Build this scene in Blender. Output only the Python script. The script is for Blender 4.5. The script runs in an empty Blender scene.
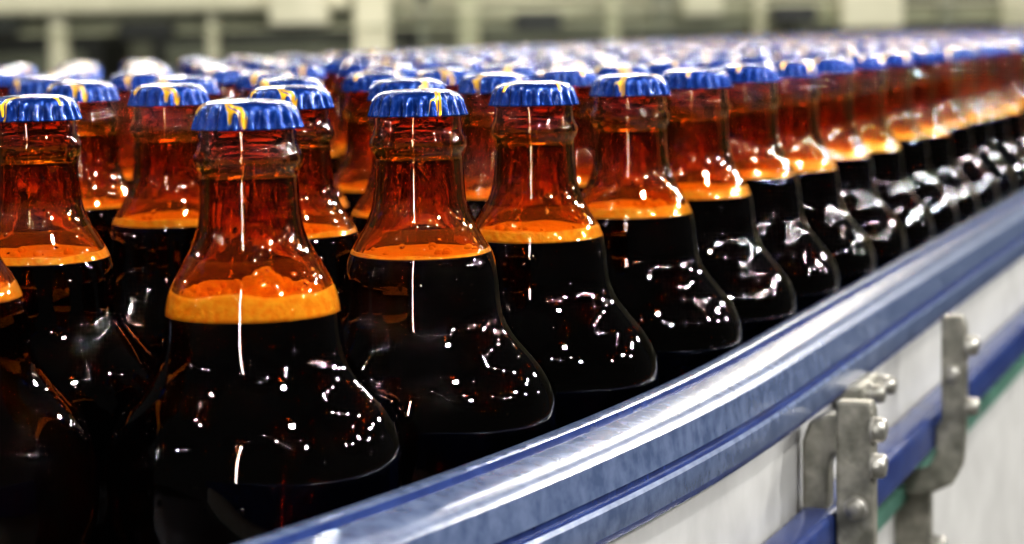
import bpy, bmesh, math, random
import numpy as np
from mathutils import Vector, Matrix
random.seed(4); np.random.seed(4)
S=bpy.context.scene; COL=S.collection
S.view_settings.view_transform='Standard'
try: S.view_settings.look='Medium High Contrast'
except Exception as e: print('look',e)
ZB=0.9            # height of the belt surface above the floor
CAMZ=ZB+0.1952

# ------------------------------------------------------------ helpers
def link(o,parent=None):
    COL.objects.link(o)
    if parent: o.parent=parent
    return o
def mesh_obj(name,verts,faces,mats,parent=None,smooth=True,idx=None):
    me=bpy.data.meshes.new(name); me.from_pydata([tuple(v) for v in verts],[],faces)
    for m in mats: me.materials.append(m)
    if idx is not None: me.polygons.foreach_set('material_index',idx)
    me.polygons.foreach_set('use_smooth',[smooth]*len(me.polygons)); me.update()
    return link(bpy.data.objects.new(name,me),parent)
def empty(name,loc=(0,0,0),parent=None):
    o=bpy.data.objects.new(name,None); o.empty_display_size=.02; o.location=loc
    return link(o,parent)
def tag(o,label,cat,group=None,kind=None):
    o['label']=label; o['category']=cat
    if group: o['group']=group
    if kind: o['kind']=kind

def new_mat(name):
    m=bpy.data.materials.new(name); m.use_nodes=True
    nt=m.node_tree; b=nt.nodes['Principled BSDF']; return m,nt,b
def nd(nt,t,**k):
    n=nt.nodes.new(t)
    for a,v in k.items(): setattr(n,a,v)
    return n
def simple(name,c1,c2,scale=20,rough=.4,metal=0.,bump=0.,detail=6,stretch=None):
    m,nt,b=new_mat(name)
    tc=nd(nt,'ShaderNodeTexCoord'); no=nd(nt,'ShaderNodeTexNoise'); no.inputs['Scale'].default_value=scale; no.inputs['Detail'].default_value=detail
    if stretch:
        mp=nd(nt,'ShaderNodeMapping'); mp.inputs['Scale'].default_value=stretch
        nt.links.new(tc.outputs['Object'],mp.inputs[0]); nt.links.new(mp.outputs[0],no.inputs['Vector'])
    else: nt.links.new(tc.outputs['Object'],no.inputs['Vector'])
    cr=nd(nt,'ShaderNodeValToRGB'); cr.color_ramp.elements[0].position=.35; cr.color_ramp.elements[1].position=.65
    cr.color_ramp.elements[0].color=(*c1,1); cr.color_ramp.elements[1].color=(*c2,1)
    nt.links.new(no.outputs['Fac'],cr.inputs[0]); nt.links.new(cr.outputs[0],b.inputs['Base Color'])
    b.inputs['Roughness'].default_value=rough; b.inputs['Metallic'].default_value=metal
    if bump:
        bp=nd(nt,'ShaderNodeBump'); bp.inputs['Strength'].default_value=bump; bp.inputs['Distance'].default_value=.001
        nt.links.new(no.outputs['Fac'],bp.inputs['Height']); nt.links.new(bp.outputs[0],b.inputs['Normal'])
    return m

# ------------------------------------------------------------ materials
def glass_mat():
    m,nt,b=new_mat('amber_glass')
    b.inputs['Base Color'].default_value=(.78,.38,.065,1)
    b.inputs['Transmission Weight'].default_value=1; b.inputs['IOR'].default_value=1.52
    b.inputs['Roughness'].default_value=.0
    tc=nd(nt,'ShaderNodeTexCoord')
    n1=nd(nt,'ShaderNodeTexNoise'); n1.inputs['Scale'].default_value=48; n1.inputs['Detail'].default_value=1; n1.inputs['Roughness'].default_value=.5
    nt.links.new(tc.outputs['Object'],n1.inputs['Vector'])
    h=n1.outputs['Fac']
    for sc,fm,am in ((200,.20,.50),):
        v=nd(nt,'ShaderNodeTexVoronoi'); v.inputs['Scale'].default_value=sc
        nt.links.new(tc.outputs['Object'],v.inputs['Vector'])
        mr=nd(nt,'ShaderNodeMapRange'); mr.inputs['From Min'].default_value=0; mr.inputs['From Max'].default_value=fm
        mr.inputs['To Min'].default_value=am; mr.inputs['To Max'].default_value=0; mr.interpolation_type='SMOOTHSTEP'
        nt.links.new(v.outputs['Distance'],mr.inputs['Value'])
        ad=nd(nt,'ShaderNodeMath',operation='ADD'); nt.links.new(h,ad.inputs[0]); nt.links.new(mr.outputs[0],ad.inputs[1]); h=ad.outputs[0]
    bp=nd(nt,'ShaderNodeBump'); bp.inputs['Strength'].default_value=.34; bp.inputs['Distance'].default_value=.0012
    nt.links.new(h,bp.inputs['Height']); nt.links.new(bp.outputs[0],b.inputs['Normal'])
    tr=nd(nt,'ShaderNodeBsdfTransparent'); tr.inputs[0].default_value=(.90,.46,.09,1)
    mx=nd(nt,'ShaderNodeMixShader'); mx.inputs[0].default_value=.09
    nt.links.new(b.outputs[0],mx.inputs[1]); nt.links.new(tr.outputs[0],mx.inputs[2])
    nt.links.new(mx.outputs[0],nt.nodes['Material Output'].inputs['Surface'])
    return m
GLASS=glass_mat()
BEER=simple('dark_beer',(.11,.018,.003),(.21,.040,.006),scale=30,rough=.0)
_b=BEER.node_tree.nodes['Principled BSDF']; _b.inputs['Specular IOR Level'].default_value=.1
_b.inputs['Transmission Weight'].default_value=1; _b.inputs['IOR'].default_value=1.12
FOAM=simple('beer_foam',(.98,.58,.11),(1,.84,.26),scale=500,rough=.6,bump=.6)
def cap_mat():
    m,nt,b=new_mat('printed_cap_metal')
    uv=nd(nt,'ShaderNodeUVMap'); uv.uv_map='UVMap'
    no=nd(nt,'ShaderNodeTexNoise'); no.inputs['Scale'].default_value=2.0; no.inputs['Detail'].default_value=1.5
    nt.links.new(uv.outputs[0],no.inputs['Vector'])
    wv=nd(nt,'ShaderNodeVectorMath',operation='MULTIPLY_ADD'); wv.inputs[1].default_value=(.6,.6,0)
    nt.links.new(no.outputs['Color'],wv.inputs[0]); nt.links.new(uv.outputs[0],wv.inputs[2])
    ln=nd(nt,'ShaderNodeVectorMath',operation='LENGTH'); nt.links.new(uv.outputs[0],ln.inputs[0])
    top=nd(nt,'ShaderNodeMath',operation='LESS_THAN'); top.inputs[1].default_value=.97; nt.links.new(ln.outputs['Value'],top.inputs[0])
    def ring(cx,cy,R,w,only_top=True):
        d=nd(nt,'ShaderNodeVectorMath',operation='DISTANCE'); d.inputs[1].default_value=(cx+.3,cy+.3,0)
        nt.links.new(wv.outputs[0],d.inputs[0])
        s=nd(nt,'ShaderNodeMath',operation='SUBTRACT'); s.inputs[1].default_value=R; nt.links.new(d.outputs['Value'],s.inputs[0])
        a=nd(nt,'ShaderNodeMath',operation='ABSOLUTE'); nt.links.new(s.outputs[0],a.inputs[0])
        l=nd(nt,'ShaderNodeMath',operation='LESS_THAN'); l.inputs[1].default_value=w; nt.links.new(a.outputs[0],l.inputs[0])
        if not only_top: return l.outputs[0]
        q=nd(nt,'ShaderNodeMath',operation='MULTIPLY'); nt.links.new(l.outputs[0],q.inputs[0]); nt.links.new(top.outputs[0],q.inputs[1]); return q.outputs[0]
    def mix(f,a,c):
        x=nd(nt,'ShaderNodeMix',data_type='RGBA'); nt.links.new(f,x.inputs['Factor'])
        if isinstance(a,tuple): x.inputs['A'].default_value=a
        else: nt.links.new(a,x.inputs['A'])
        x.inputs['B'].default_value=c; return x.outputs['Result']
    Y=(.80,.45,.015,1)
    c=mix(ring(.55,.3,.85,.085),(.0010,.024,.145,1),(.06,.16,.36,1))
    c=mix(ring(.55,.3,.85,.068),c,Y)
    c=mix(ring(.55,.3,.85,.014),c,(.002,.03,.20,1))
    c=mix(ring(-.75,-.5,.62,.045),c,Y)
    c=mix(ring(.35,.2,.24,.030),c,(.10,.24,.50,1))
    nt.links.new(c,b.inputs['Base Color'])
    b.inputs['Metallic'].default_value=.5; b.inputs['Roughness'].default_value=.25; b.inputs['Specular IOR Level'].default_value=.2
    b.inputs['Coat Weight'].default_value=.4; b.inputs['Coat Roughness'].default_value=.02
    n2=nd(nt,'ShaderNodeTexNoise'); n2.inputs['Scale'].default_value=12
    nt.links.new(uv.outputs[0],n2.inputs['Vector'])
    bp=nd(nt,'ShaderNodeBump'); bp.inputs['Strength'].default_value=.5; bp.inputs['Distance'].default_value=.0006
    nt.links.new(n2.outputs['Fac'],bp.inputs['Height']); nt.links.new(bp.outputs[0],b.inputs['Normal']); nt.links.new(bp.outputs[0],b.inputs['Coat Normal'])
    return m
CAP=cap_mat()
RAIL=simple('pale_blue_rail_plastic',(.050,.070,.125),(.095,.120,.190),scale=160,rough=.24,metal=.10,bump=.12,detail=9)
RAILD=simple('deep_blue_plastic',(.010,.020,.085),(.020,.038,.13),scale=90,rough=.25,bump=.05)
PLATE=simple('brushed_pale_metal',(.34,.33,.31),(.42,.41,.385),scale=40,rough=.42,metal=.08)
STEEL=simple('cast_bracket_steel',(.13,.125,.10),(.28,.265,.22),scale=120,rough=.36,metal=.5,bump=.5)
BOLT=simple('bolt_steel',(.22,.21,.18),(.40,.38,.34),scale=120,rough=.32,metal=.7)
GREEN=simple('green_belt_rubber',(.03,.085,.06),(.055,.14,.10),scale=30,rough=.5)
BELT=simple('dark_belt_steel',(.02,.02,.024),(.06,.06,.07),scale=60,rough=.35,metal=.5)
FLOOR=simple('concrete_floor',(.06,.06,.06),(.11,.11,.10),scale=2,rough=.5)
WALL=simple('painted_wall',(.13,.135,.095),(.24,.245,.18),scale=1.2,rough=.8)
BEIGE=simple('beige_green_paint',(.27,.28,.18),(.42,.42,.29),scale=3,rough=.5)
PALE=simple('pale_cream_paint',(.44,.43,.31),(.66,.63,.48),scale=3,rough=.5)
DARK=simple('dark_machine_paint',(.012,.012,.012),(.03,.033,.028),scale=3,rough=.5)
MID=simple('grey_machine_paint',(.07,.075,.055),(.15,.16,.12),scale=3,rough=.5)

# ------------------------------------------------------------ path of the conveyor edge
ds=.005
SEND=5.0
def heading(s): return math.radians(min(69.9,max(20.,61.5+33*s)))
base=np.array([-.0258,.5665])
SS=np.arange(-1.0,6.5,ds); i0=int(round(1.0/ds))
PTS=np.zeros((len(SS),2)); HD=np.array([heading(s) for s in SS])
PTS[i0]=base
for i in range(i0+1,len(SS)):
    h=(HD[i]+HD[i-1])/2; PTS[i]=PTS[i-1]+ds*np.array([math.cos(h),math.sin(h)])
for i in range(i0-1,-1,-1):
    h=(HD[i]+HD[i+1])/2; PTS[i]=PTS[i+1]-ds*np.array([math.cos(h),math.sin(h)])
def at(s,u,z=0.):
    """u>0 outwards (aisle side), u<0 over the belt"""
    x=np.interp(s,SS,PTS[:,0]); y=np.interp(s,SS,PTS[:,1]); h=heading(s)
    return Vector((x+u*math.sin(h), y-u*math.cos(h), ZB+z))
def sweep(name,prof,mats,parent,s0=-.5,s1=SEND+.1,idx=None,smooth=True,fine=.02,coarse=.25):
    ss=list(np.arange(s0,.30,fine))+list(np.arange(.30,s1,coarse))+[s1]
    n=len(prof); V=[];F=[];I=[]
    for s in ss:
        for (u,z) in prof: V.append(at(s,u,z))
    for k in range(len(ss)-1):
        for j in range(n):
            a=k*n+j; b=k*n+(j+1)%n
            F.append((a,b,b+n,a+n)); I.append(idx[j] if idx else 0)
    F.append(tuple(range(n))[::-1]); I.append(0)
    F.append(tuple((len(ss)-1)*n+j for j in range(n))); I.append(0)
    o=mesh_obj(name,V,F,mats,parent,smooth,I)
    if smooth:
        o.data.set_sharp_from_angle(angle=math.radians(30))
    return o

# ------------------------------------------------------------ bottle meshes
OUT=[(0,.0285),(.002,.0310),(.006,.0322),(.03,.0325),(.046,.0328),(.054,.0338),(.060,.0357),(.066,.0379),(.072,.0392),(.078,.0396),(.084,.0395),(.089,.0388),(.0935,.0371),
     (.098,.0342),(.102,.0309),(.106,.0277),(.110,.0252),(.1145,.0237),(.119,.0232),(.123,.0229),(.127,.0222),(.131,.0207),(.135,.0185),(.1395,.0159),(.145,.0139),(.151,.0132),(.158,.0129)]
def catmull(P,m):
    P=[P[0]]+P+[P[-1]]; R=[]
    for i in range(1,len(P)-2):
        p0,p1,p2,p3=[np.array(q) for q in P[i-1:i+3]]
        for k in range(m):
            t=k/m; R.append(tuple(.5*((2*p1)+(-p0+p2)*t+(2*p0-5*p1+4*p2-p3)*t*t+(-p0+3*p1-3*p2+p3)*t**3)))
    R.append(P[-2]); return R
def outer(m): return catmull(OUT,m)
OZ=outer(4); OZz=[p[0] for p in OZ]; OZr=[p[1] for p in OZ]
def r_out(z): return float(np.interp(z,OZz,OZr))
def revolve(prof,n,fn=None):
    """prof: (r,z) list, r==0 gives a pole"""
    V=[];F=[];rows=[]
    for (r,z) in prof:
        if r<=1e-9: rows.append([len(V)]); V.append((0,0,z))
        else:
            row=[]
            for j in range(n):
                a=2*math.pi*j/n; rr,zz=(r,z) if fn is None else fn(r,z,a)
                row.append(len(V)); V.append((rr*math.cos(a),rr*math.sin(a),zz))
            rows.append(row)
    for a,b in zip(rows[:-1],rows[1:]):
        for j in range(n):
            k=(j+1)%n
            if len(a)==1 and len(b)==1: continue
            if len(a)==1: F.append((a[0],b[k],b[j]))
            elif len(b)==1: F.append((a[j],a[k],b[0]))
            else: F.append((a[j],a[k],b[k],b[j]))
    return V,F
WALLT=.0026
EMB=.0004   # liquid is in full contact with the glass
def glass_geo(m,n):
    o=[(0,.003),(.02,.003),(.027,.001)]+[(r,z) for z,r in outer(m)]
    o+=[(.0130,.1594),(.0136,.1603),(.0142,.1616),(.0143,.1628),(.0140,.1642),(.0132,.1654),(.0127,.168),(.0123,.1755),(.0113,.1765),(.0100,.1765),(.0093,.1752)]
    zi=[.170,.164,.158]+[z for z,r in reversed(outer(m)) if .012<z<.156]+[.010]
    inn=[(min(r_out(z)-WALLT,.0102) if z>.157 else r_out(z)-WALLT,z) for z in zi]
    inn+=[(.026,.0075),(.015,.008),(0,.0085)]
    return revolve(o+inn,n)
def beer_geo(zf,m,n):
    zz=[z for z,r in outer(m) if .0125<z<zf-.001]
    p=[(0,.0082),(.025,.0072),(.0285,.0095)]+[(r_out(z)-WALLT+EMB,z) for z in zz]+[(r_out(zf)-WALLT+EMB,zf),(0,zf)]
    return revolve(p,n)
def foam_geo(zf,th,n,seed,amp=.0012):
    rs=random.Random(seed); ph=[(rs.uniform(0,6.28),rs.randint(2,8)) for _ in range(7)]
    p=[(0,zf+.0002)]
    for k in range(7):
        z=zf+.0002+th*k/6; p.append((r_out(z)-WALLT+EMB,z))
    zt=zf+th
    r=r_out(zt)-WALLT
    dp=min(1,th/.004)
    p+=[(r*.94,zt+.0006*dp),(r*.86,zt+.0002*dp),(r*.7,zt-.001*dp),(r*.5,zt-.0012*dp),(r*.3,zt-.001*dp),(r*.12,zt-.0010*dp),(0,zt-.001*dp)]
    p=[(a,max(b,zf+.0002)) for a,b in p]
    def fn(r_,z,a):
        if z>zf+th*.6:
            w=sum(math.sin(k*a+p0+r_*900) for p0,k in ph)/4
            return r_, max(zf+.0002,z+amp*w*(z-zf)/th)
        return r_,z
    return revolve(p,n,fn)
def ball(V,F,c,R):
    sv,sf=revolve([(0,-R)]+[(R*math.cos(t),R*math.sin(t)) for t in np.linspace(-1.2,1.2,6)]+[(0,R)],12)
    b=len(V); V+=[(x+c[0],y+c[1],z+c[2]) for x,y,z in sv]; F+=[tuple(b+i for i in f) for f in sf]
def bubbles(V,F,zf,th,seed,cnt,lump=0):
    rs=random.Random(seed+50)
    V=list(V);F=list(F)
    for _ in range(cnt):
        R=rs.uniform(.0005,.0017); a=rs.uniform(0,6.28); rr=rs.uniform(.2,.99)*(r_out(zf+th+R)-WALLT-R)
        ball(V,F,(rr*math.cos(a),rr*math.sin(a),zf+th),R)
    for k in range(lump):   # froth mound climbing up inside the neck
        t=k/lump; R=rs.uniform(.0012,.0026)*(1-.4*t)
        rad=.007*(1-t)
        a=rs.uniform(0,6.28)
        ball(V,F,(.004+rad*math.cos(a),-.006+rad*math.sin(a),zf+th+t*.0055),R)
    return V,F
def cap_geo(n):
    p=[(0,.1784),(.006,.1783),(.0096,.1779),(.0114,.1773),(.0124,.1764),(.0130,.1752),(.0132,.1738),(.0135,.1724),(.0139,.1712),(.0141,.1707),
       (.0137,.1707),(.0132,.1724),(.0128,.1745),(.0120,.1766),(0,.1770)]
    def fn(r,z,a):
        k=max(0,min(1,(.1770-z)/.0040)) if r>.0117 else 0
        w=math.cos(21*a); w=math.copysign(abs(w)**.7,w)
        return r+.0008*k*w, z
    return revolve(p,n,fn)
def make_mesh(name,parts):
    """parts: list of (V,F,mat)"""
    V=[];F=[];I=[];mats=[]
    for v,f,m in parts:
        b=len(V); V+=list(v); F+=[tuple(b+i for i in q) for q in f]
        if m not in mats: mats.append(m)
        I+=[mats.index(m)]*len(f)
    me=bpy.data.meshes.new(name); me.from_pydata([tuple(map(float,v)) for v in V],[],F)
    for m in mats: me.materials.append(m)
    me.polygons.foreach_set('material_index',I)
    me.polygons.foreach_set('use_smooth',[True]*len(F))
    uvl=me.uv_layers.new(name='UVMap')
    li=np.zeros(len(me.loops),dtype=np.int32); me.loops.foreach_get('vertex_index',li)
    co=np.array(V,dtype=float)[li]; uvl.data.foreach_set('uv',(co[:,:2]/.0137).ravel())
    me.update()
    bm=bmesh.new(); bm.from_mesh(me); bmesh.ops.recalc_face_normals(bm,faces=bm.faces[:]); bm.to_mesh(me); bm.free()
    return me
GL=make_mesh('glass_body',[(*glass_geo(3,72),GLASS)])
CP=make_mesh('crown_cap',[(*cap_geo(252),CAP)])
LV=[(.1220,.0060,40),(.1300,.0008,10),(.1275,.0032,8),(.1293,.0014,12),(.1285,.0022,6)]
BEERS=[];FOAMS=[]
for i,(zf,th,nb) in enumerate(LV):
    BEERS.append(make_mesh('beer',[(*beer_geo(zf,3,64),BEER)]))
    v,f=foam_geo(zf,th,96,i,amp=.0008 if i==0 else .0004); v,f=bubbles(v,f,zf,th,i,nb,45 if i==0 else 0)
    FOAMS.append(make_mesh('foam',[(v,f,FOAM)]))
LOW=make_mesh('beer_bottle_far',[(*glass_geo(2,36),GLASS),(*beer_geo(.1290,1,28),BEER),(*foam_geo(.1290,.0022,28,2,.0002),FOAM),(*cap_geo(84),CAP)])

# ------------------------------------------------------------ packing of the bottles on the belt
D=.0814; ROWD=.0704; T0=.0404
NR=9
fixed=[(-.1495,.5880),(-.0682,.5935),(-.1425,.6820),(-.0265,.6620),(-.0714,.7425),(-.120,.8060),(.0080,.7340),(-.2100,.7265),(-.2060,.8070),(-.1640,.8765)]
def offc(t):
    return PTS+np.stack([-np.sin(HD),np.cos(HD)],1)*t
row0=[]; c0=offc(T0)
p=np.array(fixed[6]); d=np.linalg.norm(c0-p,axis=1); i=int(np.argmin(d))
while True:
    j=i
    while j<len(SS) and np.linalg.norm(c0[j]-p)<.0815: j+=1
    p=c0[j]; i=j; row0.append((SS[j],p))
    if SS[j]>.42: break
sa=row0[-1][0]
cands=[tuple(q) for s,q in row0]
for k in range(NR):
    t=T0+ROWD*k; ck=offc(t)
    start=sa+D*.5*(k%2)
    s=start+(D if k==0 else 0)
    while s<SEND:
        j=.003 if k>0 else .001
        q=at(s+random.uniform(-j,j),-t+random.uniform(-j,j)*(k>0)); cands.append((q.x,q.y)); s+=D
    if k==0: continue
    j=int(np.argmin(abs(SS-start))); p=ck[j]
    while j>0:
        while j>=0 and np.linalg.norm(ck[j]-p)<D: j-=1
        if j<0: break
        p=ck[j]; cands.append((p[0]+random.uniform(-.003,.003),p[1]+random.uniform(-.003,.003)))
def pxx(x,y): return 512+2276*x/(y*.994+.002)
cands=[c for c in cands if c[1]>.56 and -330<pxx(*c)<1360]
cands=[c for c in cands if all(math.hypot(c[0]-f[0],c[1]-f[1])>.052 for f in fixed)]
P=np.array(fixed+cands); nf=len(fixed)
fixmask=np.zeros(len(P),bool); fixmask[:nf]=True
MIN=.0797
rail_n=np.stack([-np.sin(HD),np.cos(HD)],1)
for it in range(240):
    d=P[:,None,:]-P[None,:,:]; L=np.sqrt((d**2).sum(-1)); np.fill_diagonal(L,9)
    ov=np.clip(MIN-L,0,None)
    if ov.max()<2e-4: break
    mv=(d/np.maximum(L,1e-6)[...,None]*ov[...,None]*.5).sum(1)
    mv[fixmask]=0; P+=mv
    q=((PTS[None,::2]-P[:,None])**2).sum(-1).argmin(1)*2
    dd=((P-PTS[q])*rail_n[q]).sum(1); push=np.clip(.0400-dd,0,None); push[fixmask]=0
    P+=rail_n[q]*push[:,None]
d=P[:,None,:]-P[None,:,:]; L=np.sqrt((d**2).sum(-1)); np.fill_diagonal(L,9)
alive=np.ones(len(P),bool)
for i in range(nf,len(P)):
    if (L[i][alive]<.0792).any(): alive[i]=False
P=P[alive]
# fill any hole big enough for one more bottle
for s in np.arange(.05,2.4,.004):
    for t in np.arange(T0+.02,T0+(NR-1)*ROWD+.002,.004):
        q=at(s,-t); q2=np.array((q.x,q.y))
        if q2[1]<.68 or not -330<pxx(*q2)<1300: continue
        if ((P-q2)**2).sum(1).min()>.0794**2: P=np.vstack([P,q2])
order=sorted(range(len(P)),key=lambda i:P[i][1])
near=[i for i in order if -60-39*2.276/max(P[i][1],.3)<pxx(*P[i])<1084+39*2.276/max(P[i][1],.3)]
NPART=150
ind=near[:300]; si=set(ind)
rest=[i for i in order if i not in si]
lv_of={0:2,1:0,2:4,3:1,4:3,5:4,6:2}
GROUP='beer bottles filling the conveyor belt'
caprot={0:1.0,1:5.2,3:3.6,6:.9,2:2.6}
for rank,i in enumerate(ind):
    x,y=P[i]; rz=random.uniform(0,6.28)
    if rank<NPART:
        b=empty('beer_bottle',(x,y,ZB))
        lv=lv_of.get(i,random.choice([1,2,3,4,3]))
        for me in (GL,BEERS[lv],FOAMS[lv],CP):
            c=bpy.data.objects.new(me.name.split('.')[0],me); c.parent=b; COL.objects.link(c)
            if me is CP: c.rotation_euler[2]=caprot.get(i,rz)
            elif me is GL: c.rotation_euler[2]=rz*1.7
            elif me is not FOAMS[0] and me is FOAMS[lv]: c.rotation_euler[2]=rz*2.3
        if i==1: lab='amber beer bottle with thick bubbly orange foam collar and blue-yellow cap'
        elif i==3: lab='amber beer bottle with thin foam ring beside the guide rail'
        else: lab='amber glass beer bottle of dark beer with blue-yellow crown cap'
    else:
        b=link(bpy.data.objects.new('beer_bottle',LOW)); b.location=(x,y,ZB); b.rotation_euler[2]=rz
        lab='amber glass beer bottle of dark beer with blue-yellow crown cap'
    tag(b,lab,'bottle',GROUP)
print('bottles',len(P),'individual',len(ind),'rest',len(rest))
if rest:
    nv=len(LOW.vertices); cv=np.zeros(nv*3); LOW.vertices.foreach_get('co',cv); cv=cv.reshape(-1,3)
    lf=[tuple(p.vertices) for p in LOW.polygons]; lm=[p.material_index for p in LOW.polygons]
    uvs=np.zeros(len(LOW.loops)*2); LOW.uv_layers[0].data.foreach_get('uv',uvs)
    V=[];F=[];I=[];U=[]
    for n_,i in enumerate(rest):
        a=random.uniform(0,6.28); c,s=math.cos(a),math.sin(a)
        w=cv.copy(); w[:,0]=cv[:,0]*c-cv[:,1]*s+P[i][0]; w[:,1]=cv[:,0]*s+cv[:,1]*c+P[i][1]; w[:,2]+=ZB
        V.append(w); F+=[tuple(q+n_*nv for q in f) for f in lf]; I+=lm; U.append(uvs)
    me=bpy.data.meshes.new('distant_beer_bottles'); me.from_pydata(np.concatenate(V).tolist(),[],F)
    for m in LOW.materials: me.materials.append(m)
    me.polygons.foreach_set('material_index',I); me.polygons.foreach_set('use_smooth',[True]*len(F))
    me.uv_layers.new(name='UVMap').data.foreach_set('uv',np.concatenate(U)); me.update()
    o=link(bpy.data.objects.new('distant_beer_bottles',me)); tag(o,'mass of amber beer bottles with blue caps along the belt','bottles',GROUP,'stuff')

# ------------------------------------------------------------ conveyor
conv=empty('conveyor',(0,0,0)); tag(conv,'curved bottle conveyor with blue guide rail and pale metal side','conveyor')
W=-(T0+(NR-1)*ROWD+.045)
sweep('belt',[(.004,-.001),(.004,-.010),(W,-.010),(W,-.001)],[BELT],conv,smooth=False)
zr=.0805
rp=[(0,-.027),(0,0),(.0006,.0012),(.0014,.0016),(.0052,.0016),(.0060,.0012),(.0064,-.0008),(.0076,-.0010),(.0082,-.0002),(.0150,-.0012),(.0190,-.0026),(.0208,-.0044),
    (.0218,-.0132),(.0204,-.0138),(.0204,-.0156),(.0224,-.0162),(.0232,-.0174),(.0234,-.0244),(.0220,-.027),(.012,-.027)]
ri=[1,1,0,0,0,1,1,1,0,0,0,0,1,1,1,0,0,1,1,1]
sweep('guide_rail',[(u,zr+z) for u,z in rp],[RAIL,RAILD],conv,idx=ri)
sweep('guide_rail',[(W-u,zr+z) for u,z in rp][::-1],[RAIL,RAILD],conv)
sweep('side_plate',[(.012,zr-.027),(.0165,zr-.027),(.0175,zr-.029),(.0175,-.006),(.012,-.006)],[PLATE],conv,smooth=False)
cz=.0135
# lower rail: flat bar with rounded edges
rb=[]
for cx,cy,a0 in ((.0300,.0055,0),(.0220,.0055,90),(.0220,-.0055,180),(.0300,-.0055,270)):
    for a in np.linspace(a0,a0+90,5): rb.append((cx+.003*math.cos(math.radians(a)),cz+cy+.003*math.sin(math.radians(a))))
sweep('guide_rod',rb,[RAILD],conv)
sweep('return_belt',[(.006,-.010),(.020,-.010),(.020,-.018),(.006,-.018)],[GREEN],conv,smooth=False)
sweep('side_panel',[(-.004,-.010),(.010,-.022),(.014,-.024),(.014,-.20),(-.004,-.20)],[PLATE],conv,smooth=False)
sweep('side_panel',[(W,-.010),(W-.014,-.030),(W-.014,-.20),(W,-.20)],[PLATE],conv,smooth=False)

DZ=.006
def extr(name,outline,s,th,mat,parent,bev=.0012):
    n=len(outline); h=heading(s)
    V=[at(s,u,z+DZ)-Vector((math.cos(h),math.sin(h),0))*th/2 for u,z in outline]+[at(s,u,z+DZ)+Vector((math.cos(h),math.sin(h),0))*th/2 for u,z in outline]
    F=[tuple(range(n)),tuple(range(2*n-1,n-1,-1))]+[(j,j+n,(j+1)%n+n,(j+1)%n) for j in range(n)]
    o=mesh_obj(name,V,F,[mat],parent,False)
    bm=bmesh.new(); bm.from_mesh(o.data); bmesh.ops.recalc_face_normals(bm,faces=bm.faces[:])
    bmesh.ops.bevel(bm,geom=bm.edges[:],offset=bev,segments=2,profile=.6,affect='EDGES'); bm.to_mesh(o.data); bm.free()
    return o
def bolt(s,u,z,R,L,parent,alongs=False):
    """domed bolt head pointing outwards with a washer"""
    prof=[(0,0),(R*1.25,0),(R*1.25,L*.18),(R,L*.2),(R,L*.72),(R*.8,L*.93),(R*.4,L),(0,L)]
    V,F=revolve(prof,20); h=heading(s)
    out=Vector((math.sin(h),-math.cos(h),0)); al=-Vector((math.cos(h),math.sin(h),0))
    if alongs: ax,ex=al,out
    else: ax,ex=out,al
    ez=Vector((0,0,1)); c=at(s,u,z+DZ)
    V=[c+ex*v[0]+ez*v[1]+ax*v[2] for v in V]
    o=mesh_obj('bolt',V,F,[BOLT],parent,True); o.data.set_sharp_from_angle(angle=math.radians(40)); return o
def bracket(s,main=True):
    if main:   # chunky clamp: upright plate with a thick hooked arm and bolts
        up=[(.0335,.056),(.0460,.056),(.0470,.052),(.0470,.010),(.0460,-.030),(.0460,-.11),(.0365,-.11),(.0350,-.03),(.0335,.0)]
        b=extr('bracket',up,s,.009,STEEL,conv)
        extr('clamp_arm',[(.0200,.040),(.0225,.047),(.028,.050),(.0345,.050),(.0345,.036),(.0310,.035),(.0295,.031),(.0295,.012),(.0200,.008)],s+.007,.011,STEEL,b,.0014)
        bolt(s-.002,.0460,.046,.0044,.0055,b); bolt(s-.002,.0460,.033,.0044,.0055,b)
        bolt(s-.005,.041,.018,.0036,.003,b,True); bolt(s-.005,.041,-.016,.0034,.003,b,True)
        extr('clamp_block',[(.0175,.050),(.0290,.050),(.0290,.041),(.0175,.041)],s+.085,.04,STEEL,b,.0015)
        bolt(s+.078,.0290,.0455,.0036,.007,b); bolt(s+.100,.0290,.0455,.0036,.007,b)
    else:      # upper clamp stepping inwards to a separate lower strap
        up=[(.036,.060),(.0455,.060),(.047,.055),(.047,.022),(.0465,.006),(.0455,-.006),(.041,-.015),(.033,-.019),(.018,-.021),(.018,-.012),(.030,-.008),(.0335,-.002),(.0335,.010),(.036,.014)]
        b=extr('bracket',up,s,.007,STEEL,conv)
        extr('lower_strap',[(.0135,-.014),(.0285,-.014),(.0300,-.020),(.0300,-.060),(.0260,-.070),(.0135,-.070)],s+.008,.008,STEEL,b)
        bolt(s-.002,.0465,.047,.0044,.0060,b); bolt(s-.002,.0465,.020,.0040,.0060,b)
        bolt(s+.006,.0300,-.045,.0042,.007,b)
        bolt(s-.0035,.041,.034,.0034,.003,b,True)
bracket(-.10); bracket(.268); bracket(.478,False)
def box(name,x0,x1,y0,y1,z0,z1,mat,parent=None,bev=.01):
    V=[(x,y,z) for x in(x0,x1) for y in(y0,y1) for z in(z0,z1)]
    F=[(0,1,3,2),(4,6,7,5),(0,4,5,1),(2,3,7,6),(0,2,6,4),(1,5,7,3)]
    o=mesh_obj(name,V,F,[mat],parent,False)
    if bev:
        bm=bmesh.new(); bm.from_mesh(o.data); bmesh.ops.bevel(bm,geom=bm.edges[:],offset=bev,segments=2,affect='EDGES'); bm.to_mesh(o.data); bm.free()
    return o
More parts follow.
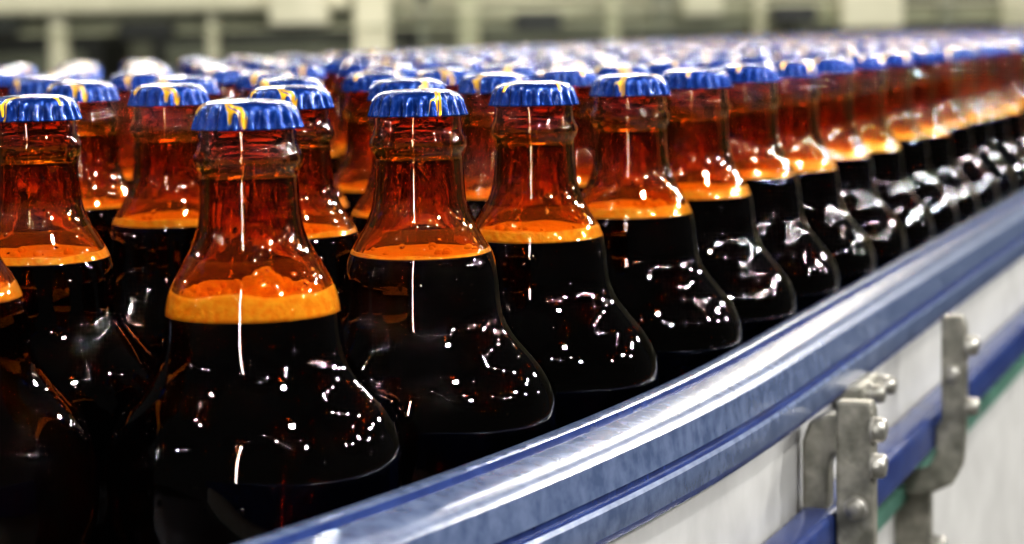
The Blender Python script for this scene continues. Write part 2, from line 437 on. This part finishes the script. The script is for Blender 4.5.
for s in (-.2,1.2,2.6,4.0,4.9):
    for u in (-.05,W+.05):
        p=at(s,u); box('leg',p.x-.02,p.x+.02,p.y-.02,p.y+.02,0,ZB-.012,STEEL,conv,.003)

# ------------------------------------------------------------ hall and machinery behind
fl=box('floor',-9,9,-4,11,-.05,0,FLOOR,None,0); fl['kind']='structure'
wl=box('wall_back',-9,9,10,10.1,0,4,WALL,None,0); wl['kind']='structure'
YB=6.6
Z=lambda dz: CAMZ+dz
fr=empty('steel_gantry',(0,YB,0)); tag(fr,'beige-green steel gantry with pale horizontal beams and cream posts','gantry')
def bx(name,x0,x1,y0,y1,z0,z1,mat,par,bev=.006):
    o=box(name,x0,x1,y0,y1,z0,z1,mat,None,bev); o.data.transform(Matrix.Translation((-par.location.x,-par.location.y,-par.location.z))); o.parent=par; return o
bx('beam',-4,-.35,YB,YB+.1,Z(.022),Z(.052),BEIGE,fr)
bx('beam',-4,-.45,YB-.12,YB+.02,Z(.068),Z(.13),PALE,fr)
bx('beam',-.45,1.0,YB,YB+.1,Z(.030),Z(.066),BEIGE,fr)
bx('beam',-.45,4,YB+.15,YB+.3,Z(.080),Z(.17),PALE,fr)
bx('beam',-4,-.8,YB-.05,YB+.05,Z(-.016),Z(-.006),MID,fr)
bx('beam',.7,4,YB,YB+.12,Z(-.004),Z(.032),BEIGE,fr)
bx('pipe',-4,4,YB-.2,YB-.18,Z(.006),Z(.016),BEIGE,fr,.003)
bx('pipe',-.3,1.9,YB-.2,YB-.18,Z(.048),Z(.058),PALE,fr,.003)
bx('junction_box',-.66,-.50,YB-.25,YB-.12,Z(.022),Z(.13),PALE,fr)
bx('junction_box',.93,1.10,YB-.25,YB-.12,Z(-.018),Z(.085),PALE,fr)
bx('junction_box',.49,.60,YB-.25,YB-.12,Z(.026),Z(.085),PALE,fr)
bx('junction_box',-1.08,-.93,YB-.25,YB-.12,Z(-.01),Z(.04),DARK,fr)
bx('junction_box',-1.50,-1.36,YB-.25,YB-.12,Z(.01),Z(.06),DARK,fr)
bx('junction_box',.02,.15,YB-.25,YB-.12,Z(-.01),Z(.045),DARK,fr)
bx('junction_box',.74,.86,YB-.25,YB-.12,Z(.0),Z(.05),DARK,fr)
for x,w,m in ((-1.28,.05,PALE),(-.84,.03,PALE),(-.385,.10,PALE),(-.24,.03,MID),(-.11,.06,BEIGE),(.30,.04,BEIGE),(.45,.07,MID),(.72,.03,PALE),(1.03,.06,BEIGE),(1.46,.10,PALE),(1.25,.04,MID),(1.9,.05,BEIGE)):
    bx('post',x-w/2,x+w/2,YB-.1,YB-.02,0,Z(.30),m,fr)
def machine(x0,x1,y,h,mat,lab):
    e=empty('machine_cabinet',((x0+x1)/2,y,0)); tag(e,lab,'machine')
    bx('body',x0,x1,y,y+.6,.08,h,mat,e,.02); bx('door',x0+.05,x1-.05,y-.03,y,.2,h-.08,DARK if mat is not DARK else MID,e)
    bx('plinth',x0+.04,x1-.04,y+.04,y+.56,0,.08,DARK,e)
    bx('handle',x1-.14,x1-.11,y-.07,y-.03,h*.5,h*.5+.2,STEEL,e,.004)
machine(-2.4,-1.35,7.6,CAMZ+.03,DARK,'dark machine cabinet with grey door panel')
machine(-1.2,-.30,7.7,CAMZ+.05,DARK,'dark low machine cabinet with grey door')
machine(-.1,.8,7.7,CAMZ+.02,MID,'grey machine cabinet with dark door panel')
machine(1.0,2.2,7.9,CAMZ+.05,MID,'wide grey machine cabinet with dark door panel')

# ------------------------------------------------------------ lights
def area(loc,target,sx,sy,power,col=(1,1,1)):
    l=bpy.data.lights.new('lamp_light','AREA'); l.shape='RECTANGLE'; l.size=sx; l.size_y=sy; l.energy=power; l.color=col
    o=bpy.data.objects.new('unseen_lamp',l); o.location=loc
    o.rotation_euler=(Vector(target)-Vector(loc)).to_track_quat('-Z','Y').to_euler(); COL.objects.link(o); return o
T=(0,.85,ZB+.1)
area((-.34,-.85,ZB+.55),(-.05,.6,ZB+.1),.03,1.5,9)               # upright strip lamp
area((.55,.1,ZB+1.35),T,.09,.06,17)                              # near lamp over the aisle
area((-1.2,1.2,ZB+1.5),T,.12,.08,13,(1,.97,.9))  # unseen lamp added, like the four below, for strong glints on the glass
area((1.6,-.8,ZB+1.6),(.3,.9,ZB),.11,.08,34,(.98,.98,1))
area((2.1,1.0,ZB+1.1),(.3,1.3,ZB),.06,.06,30)
area((1.5,2.8,ZB+1.3),(.5,1.6,ZB),.09,.07,32,(1,.94,.84))
area((2.8,2.2,ZB+1.5),(.6,1.9,ZB),.10,.08,50)
for x in (-.5,.1,.7): area((x,3.2,ZB+1.1),(x*.5,1.0,ZB),.12,.05,11,(1,.92,.76))  # backlights added so light shines through the amber necks
for x in (-1.5,-.8): area((x,4.2,ZB+.95),(0,1.0,ZB),.12,.06,3,(1,.95,.85))  # fainter pair of added backlights
area((3.6,4.6,ZB+1.8),(1.0,3.0,ZB),.16,.12,20)  # far unseen lamp, also added for glints
area((0,5.0,3.6),(0,7.2,1.0),4,.5,150,(1,.97,.86))  # wide unseen light added to brighten the machinery behind
rs=random.Random(9)
def bulb(x,y,z,e,r):
    l=bpy.data.lights.new('bulb_light','POINT'); l.shadow_soft_size=r; l.energy=e
    o=bpy.data.objects.new('sparkle_bulb',l); o.location=(x,y,z); COL.objects.link(o)
for i in range(44):  # unseen bulbs scattered around the belt to add sparkles
    a=rs.uniform(0,6.28); rr=rs.uniform(.9,2.3)
    bulb(.1+rr*math.cos(a),.9+rr*math.sin(a),ZB+rs.uniform(.45,1.9),rs.uniform(1.2,4.4),rs.uniform(.006,.012))
for x,y,z,e in ((1.7,.4,.9,8),(2.3,1.4,.9,11),(1.9,2.0,1.1,8),(2.6,.6,1.2,13)):   # small unseen bulbs added along the aisle for glints on the far row
    bulb(x,y,ZB+z,e,.02)
w=bpy.data.worlds.new('hall_world'); S.world=w; w.use_nodes=True
bg=w.node_tree.nodes['Background']; bg.inputs[0].default_value=(1,.98,.95,1); bg.inputs[1].default_value=.045

# ------------------------------------------------------------ camera
cam=bpy.data.cameras.new('camera'); co=bpy.data.objects.new('camera',cam); COL.objects.link(co)
cam.lens=80; cam.sensor_width=36; cam.clip_start=.01; cam.clip_end=60
M=Matrix.Rotation(math.radians(90-6.10),4,'X')@Matrix.Rotation(math.radians(-1.1),4,'Z')
co.matrix_world=Matrix.Translation((0,0,CAMZ))@M
cam.dof.use_dof=True; cam.dof.focus_distance=.66; cam.dof.aperture_fstop=14
S.camera=co
